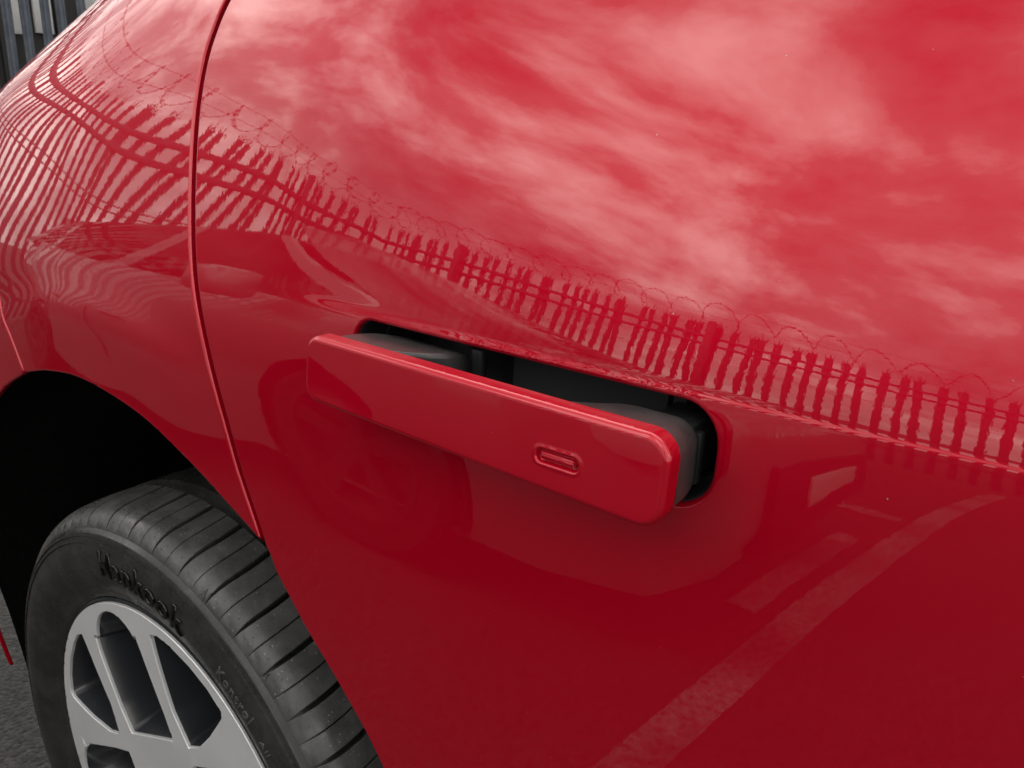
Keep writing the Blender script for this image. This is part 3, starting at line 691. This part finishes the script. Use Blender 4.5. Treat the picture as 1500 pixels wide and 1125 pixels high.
prism('handle_stem', [(.584, yb0 + .018), (.584, yb0 + .06), (.6095, yb0 + .06), (.6095, yb0 + .018)], HZ0 + .008, HZ1 - .010, 'z', BLACK, handle, .003)
box('stem_rib', (.6080, yb0 + .030, HZ0 + .009), (.6135, yb0 + .036, HZ1 - .014), BLACK, handle, .001)

# ------------------------------------------------------------------ palisade fences
def pale_mesh():
    Wd, H_ = .068, 2.40; xs_ = [-.031, -.020, -.009, .009, .020, .031]; ys_ = [0, .014, .004, .004, .014, 0]
    tips = [2.30, 2.40, 2.31, 2.42, 2.40, 2.30]; tips = [2.34, 2.40, 2.32, 2.32, 2.40, 2.34]
    v = []; f = []
    for th in (0, .004):
        for x_, y_ in zip(xs_, ys_): v.append((x_, y_ + th, .06))
        for x_, y_ in zip(xs_, ys_): v.append((x_, y_ + th, 2.88))
    for s in range(5):
        f.append((s, s + 1, s + 7, s + 6)); f.append((12 + s, 18 + s, 19 + s, 13 + s))
    f += [(0, 6, 18, 12), (5, 17, 23, 11)]
    for (a, b_, sx, tz) in ((0, 1, -.016, 2.97), (2, 3, 0, 3.02), (4, 5, .016, 2.97)):   # three splayed points
        k = len(v); xm = (xs_[a] + xs_[b_]) / 2 + sx; v += [(xm, (ys_[a] + ys_[b_]) / 2 - .01 * (sx != 0), tz)]
        f += [(6 + a, 6 + b_, k), (18 + b_, 18 + a, k), (6 + b_, 18 + b_, k), (18 + a, 6 + a, k)]
    me = bpy.data.meshes.new('pale'); me.from_pydata(v, [], f); me.materials.append(GALV); return me
PALE = pale_mesh()
def fence(p0, p1, label, pitch=.126):
    a = Vector((*p0, 0)); b_ = Vector((*p1, 0)); d = (b_ - a); Ln = d.length; d.normalize(); ang = math.atan2(d.y, d.x)
    root = thing('palisade_fence', a, label, 'fence'); root.rotation_euler = (0, 0, ang)
    def add(o): o.parent = root; o.matrix_parent_inverse = Matrix.Identity(4)
    n = int(Ln / pitch)
    for i in range(n):
        o = bpy.data.objects.new('pale', PALE); COL.objects.link(o); o.parent = root; o.location = (pitch * (i + .5), rng.normal(0, .004), rng.normal(0, .008)); o.rotation_euler = (rng.normal(0, .006), rng.normal(0, .008), 0)
    for z_, h_ in ((2.62, .06), (2.42, .06), (.45, .06)):
        add(box('rail', (0, .016, z_ - h_ / 2), (Ln, .056, z_ + h_ / 2), GALV, None, .004))
    for z_ in (1.95, 1.88):
        add(tube('tie_cable', [(0, .03, z_), (Ln / 2, .03, z_ - .012), (Ln, .03, z_)], .008, WIRE))
    x_ = 1.2
    while x_ < Ln:
        add(box('post', (x_ - .036, .058, 0), (x_ + .036, .13, 2.94), GALV, None, .006)); x_ += 2.75
    pts = []
    for k in range(int(Ln / .30 * 22)):
        A = 2 * math.pi * k / 22; u = k / 22 * .30; rr_ = .155 + .025 * math.sin(k * .013 * 7) + .015 * math.sin(k * .31)
        pts.append((u, .03 + rr_ * math.cos(A), 3.12 + rr_ * .95 * math.sin(A)))
    add(tube('razor_wire', pts, .0042, WIRE, n=4))
    # barbs along the coil
    v = []; f = []
    for k in range(0, len(pts) - 1, 2):
        p = Vector(pts[k]); t_ = (Vector(pts[k + 1]) - p).normalized(); s_ = t_.orthogonal().normalized() * .022; k0 = len(v)
        v += [p - s_ - t_ * .018, p + s_ + t_ * .018, p + t_ * .009, p - t_ * .009, p + s_ - t_ * .018, p - s_ + t_ * .018]
        f += [(k0, k0 + 2, k0 + 3), (k0 + 1, k0 + 3, k0 + 2), (k0 + 4, k0 + 2, k0 + 3), (k0 + 5, k0 + 3, k0 + 2)]
    bo = pydata('razor_barbs', v, f, WIRE, smooth=False); bo['kind'] = 'stuff'; add(bo)
    for y_, z_ in ((.05, 3.24), (.0, 3.09)): add(tube('support_wire', [(0, y_, z_), (Ln, y_, z_)], .003, WIRE, n=4))
    return root
fence((-5.4, -5.0), (5.0, -5.0), 'grey palisade fence topped with razor wire, facing the red door')
fence((-5.4, 5.6), (-5.4, -4.95), 'blue-grey palisade fence beyond the rear of the red car')
# storage container with white panels behind the rear fence
def at_x(px, py, X_):
    d = C_F + C_R * (px - 750) / FPX - C_U * (py - 562.5) / FPX; t_ = (X_ - CAM[0]) / d[0]; return CAM + d * t_
cab = thing('storage_container', (-7.6, 5.2, 0), 'dark storage container with white panels behind the palisade fence', 'container')
box('wall', (-8.8, 2.15, .12), (-6.42, 8.2, 2.1), DARK, cab, .02)
for k in range(28): box('rib', (-6.425, 2.2 + k * .215, .2), (-6.395, 2.3 + k * .215, 2.0), DARK, cab, .008)
for (xa, xb, yb_) in ((-40, -14, 60), (20, 33, 49), (54, 80, 48), (124, 152, 13), (190, 230, 20)):
    p = at_x(xa, yb_, -6.36); q = at_x(xb, yb_, -6.36)
    box('white_panel', (-6.392, min(p[1], q[1]), p[2]), (-6.36, max(p[1], q[1]), 2.06), WHITE, cab, .004)

# ------------------------------------------------------------------ silver car parked alongside
sc_ = thing('silver_car', (-1.8, -1.85, 0), 'silver hatchback parked alongside, mirrored in the red paint', 'car')
def simple_car(root, x1, yc, hw, paintm):
    """front bumper at x1, facing +x, centred on yc, half width hw"""
    X = lambda u: x1 - u
    stations = [(0.0, .60, .42, .70), (.05, .80, .28, .82), (.18, .90, .20, .92), (.45, .96, .18, .99), (.9, .99, .18, 1.03), (1.25, 1., .18, 1.06), (2.0, 1., .18, 1.08), (3.0, 1., .18, 1.10), (3.6, .98, .19, 1.12), (4.0, .93, .24, 1.10), (4.2, .82, .32, 1.02), (4.25, .70, .45, .92)]
    def sect(s):
        u, wf, zl, zh = s; w_ = hw * wf; Z = np.linspace(0, 1, 13); out = []
        for q in Z:
            z_ = zl + (zh - zl) * q
            y_ = w_ * (1 - .05 * (1 - q) ** 2 - .085 * max(0, (q - .55) / .45) ** 2 - .02 * math.exp(-((q - .42) / .08) ** 2))
            out.append((y_, z_))
        return u, out
    secs = []
    for a, b_ in zip(stations[:-1], stations[1:]):
        k = max(2, int((b_[0] - a[0]) / .07))
        for s in range(k): secs.append(sect(tuple(p + (q - p) * s / k for p, q in zip(a, b_))))
    secs.append(sect(stations[-1]))
    wheels = (1.04, 3.56)
    v = []; f = []; m_ = 13
    for u, s in secs:
        for y_, z_ in s: v.append([X(u), yc + y_, z_])
        for y_, z_ in s[::-1]: v.append([X(u), yc - y_, z_])
    k = 2 * m_; keep = []
    for i in range(len(secs) - 1):
        for s in range(k):
            j = (s + 1) % k; q = (i * k + s, (i + 1) * k + s, (i + 1) * k + j, i * k + j)
            cx_ = sum(v[a][0] for a in q) / 4; cz_ = sum(v[a][2] for a in q) / 4; side = s not in (m_ - 1, k - 1)
            if side and any(math.hypot(cx_ - X(wu), cz_ - .33) < .39 for wu in wheels): continue
            f.append(q)
    f.append(tuple(range(k))); f.append(tuple((len(secs) - 1) * k + s for s in range(k)))
    # pull the arch rims onto a circle
    for p in v:
        for wu in wheels:
            dx, dz = p[0] - X(wu), p[2] - .33; r_ = math.hypot(dx, dz)
            if .35 < r_ < .425: p[0] = X(wu) + dx / r_ * .405; p[2] = max(.18, .33 + dz / r_ * .405)
    bm = bmesh.new(); me = bpy.data.meshes.new('b'); me.from_pydata(v, [], f); bm.from_mesh(me); from_bm('body', bm, paintm, root, sharp=50)
    # cabin: roof, pillars, glass
    roofz = 1.42
    belt = lambda u: (hw * .90, 1.045 + .03 * (u - 1) / 2.5)
    rf = lambda u: (hw * .70, roofz - .06 * ((u - 2.4) / 1.2) ** 2)
    us = np.linspace(1.75, 3.75, 16); vv = []; ff = []
    for u in us:
        hwr, z_ = rf(u)
        for s in np.linspace(-1, 1, 11): vv.append((X(u), yc + s * hwr, z_ + .05 * (1 - s * s)))
    for i in range(15):
        for s in range(10): ff.append((i * 11 + s, i * 11 + s + 1, (i + 1) * 11 + s + 1, (i + 1) * 11 + s))
    ro = pydata('roof', vv, ff, paintm, root); sm = ro.modifiers.new('s', 'SOLIDIFY'); sm.thickness = .03
    for sd_ in (-1, 1):
        def P(u, top, io=0.):
            hwr, z_ = (rf(u) if top else belt(u)); return Vector((X(u), yc + sd_ * (hwr + io), z_))
        def bar(name, ua, ub, wd):
            a, b_ = P(ua, False), P(ub, True); v_ = []; 
            for p, w_ in ((a, wd), (b_, wd * .8)):
                for dx, dy in ((-w_, -.02), (w_, -.02), (w_, .02), (-w_, .02)): v_.append((p.x + dx, p.y + dy, p.z))
            pydata(name, v_, [(0, 1, 5, 4), (1, 2, 6, 5), (2, 3, 7, 6), (3, 0, 4, 7)], paintm, root, smooth=False)
        bar('pillar', 1.02, 1.78, .05); bar('pillar', 2.28, 2.32, .05); bar('pillar', 3.30, 3.24, .06); bar('pillar', 4.02, 3.70, .12)
        for (ua, ub, ta, tb) in ((1.10, 2.23, 1.84, 2.28), (2.33, 3.25, 2.37, 3.19), (3.36, 3.86, 3.30, 3.60)):
            strip_v = []
            for u_ in np.linspace(0, 1, 6):
                for w_ in np.linspace(0, 1, 5):
                    a = P(ua + (ub - ua) * u_, False); b_ = P(ta + (tb - ta) * u_, True); q = a + (b_ - a) * float(w_); q.y += sd_ * .018 * 4 * w_ * (1 - w_) ; q.z += .004; strip_v.append(q)
            pydata('side_window', strip_v, [(i * 5 + s, (i + 1) * 5 + s, (i + 1) * 5 + s + 1, i * 5 + s + 1) for i in range(5) for s in range(4)], GLASS, root)
        # door lines, handles, mirror
        for u_ in (2.30, 3.2):
            tube('door_gap', [(X(u_), yc + sd_ * (hw * .962), .32), (X(u_), yc + sd_ * (hw * 1.003), .62), (X(u_), yc + sd_ * (hw * .985), .86), (X(u_), yc + sd_ * hw * .90, 1.04)], .004, DARK, root)
        for u_ in (2.05, 2.98): box('door_handle', (X(u_) - .09, yc + sd_ * hw * .985 - .02, .875), (X(u_) + .09, yc + sd_ * hw * .985 + .02, .905), paintm, root, .008)
        box('wing_mirror', (X(1.55), yc + sd_ * (hw + .09) - .09, 1.02), (X(1.42), yc + sd_ * (hw + .09) + .07, 1.16), paintm, root, .03)
        box('head_lamp', (X(.42), yc + sd_ * hw * .74 - .17, .72), (X(.10), yc + sd_ * hw * .74 + .14, .84), LAMP, root, .03)
        for wu in wheels:
            wl = lathe('tyre', [(.235, .0), (.25, -.01), (.305, -.012), (.336, .01), (.340, .03), (.340, .17), (.32, .2), (.235, .2)], X(wu), .340, 64, RUBBER, root, y0=yc - hw + .015 if sd_ < 0 else yc + hw - .215)
            yy = yc - hw + .012 if sd_ < 0 else yc + hw - .012
            if sd_ < 0: rimface(X(wu), yy, -1, root)
            else: rimface(X(wu), yy, 1, root)
            lathe('wheel_well', [(.0, 0), (.36, 0), (.372, 0), (.38, .22)] if sd_ > 0 else [(.38, -.22), (.372, 0), (.36, 0), (.0, 0)], X(wu), .33, 40, DARK, root, y0=(yc + hw - .26) if sd_ > 0 else (yc - hw + .26))
    def quad(name, pts, material): return pydata(name, pts, [(0, 1, 2, 3)], material, root, smooth=False)
    ws = 8; v_ = []
    for i in range(ws + 1):
        s = -1 + 2 * i / ws; v_.append((X(.98 - .10 * (1 - s * s)), yc + s * hw * .86, 1.03)); v_.append((X(1.74 - .06 * (1 - s * s)), yc + s * hw * .69, 1.475 + .045 * (1 - s * s)))
    pydata('windscreen', v_, [(2 * i, 2 * i + 2, 2 * i + 3, 2 * i + 1) for i in range(ws)], GLASS, root)
    v_ = []
    for i in range(ws + 1):
        s = -1 + 2 * i / ws; v_.append((X(4.12 + .05 * (1 - s * s)), yc + s * hw * .80, 1.08)); v_.append((X(3.78 + .03 * (1 - s * s)), yc + s * hw * .68, 1.415 + .045 * (1 - s * s)))
    pydata('rear_window', v_, [(2 * i, 2 * i + 2, 2 * i + 3, 2 * i + 1) for i in range(ws)], GLASS, root)
    box('grille', (X(.06), yc - .52, .30), (X(-.025), yc + .52, .62), BLACK, root, .02)
    box('number_plate', (X(-.028), yc - .26, .42), (X(-.038), yc + .26, .53), PLATE, root, .003)
    box('dashboard', (X(1.5), yc - hw * .8, .6), (X(1.05), yc + hw * .8, 1.02), DARK, root, .05)
    for u_ in (2.25, 3.05):
        for s_ in (-.36, .36): box('seat', (X(u_ + .12), yc + s_ - .24, .5), (X(u_), yc + s_ + .24, 1.18), DARK, root, .06)
def rimface(cx_, yy, sgn, root):
    bm = bmesh.new()
    def ringpts(r_, n): return [(cx_ + r_ * math.cos(2 * math.pi * i / n), .340 + r_ * math.sin(2 * math.pi * i / n)) for i in range(n)]
    n = 60; v = []; f = []
    for r_, d in ((.247, 0.), (.222, .0), (.216, .03)): v += [(a, yy - sgn * d, b_) for a, b_ in ringpts(r_, n)]
    for k in range(2):
        for i in range(n): f.append((k * n + i, k * n + (i + 1) % n, (k + 1) * n + (i + 1) % n, (k + 1) * n + i))
    for s in range(5):
        a = 2 * math.pi * s / 5 + .3
        for off in (-.10, .10):
            k0 = len(v)
            for r_, w_, d in ((.04, .022, .02), (.222, .018, .004)):
                for q in (-1, 1):
                    A = a + off * (1 if r_ > .1 else .5); v.append((cx_ + r_ * math.cos(A) - q * w_ * math.sin(A), yy - sgn * d, .340 + r_ * math.sin(A) + q * w_ * math.cos(A)))
            f.append((k0, k0 + 1, k0 + 3, k0 + 2))
    k0 = len(v); v += [(a, yy - sgn * .014, b_) for a, b_ in ringpts(.06, 24)]; f.append(tuple(k0 + i for i in range(24)))
    pydata('rim', v, f, GREYRIM, root, smooth=False)
    lathe('rim_barrel', [(.0, -.06 * sgn), (.21, -.06 * sgn), (.222, -.02 * sgn)], cx_, .340, 40, DARK, root, y0=yy)
simple_car(sc_, .26, -1.83, .88, SILVER)
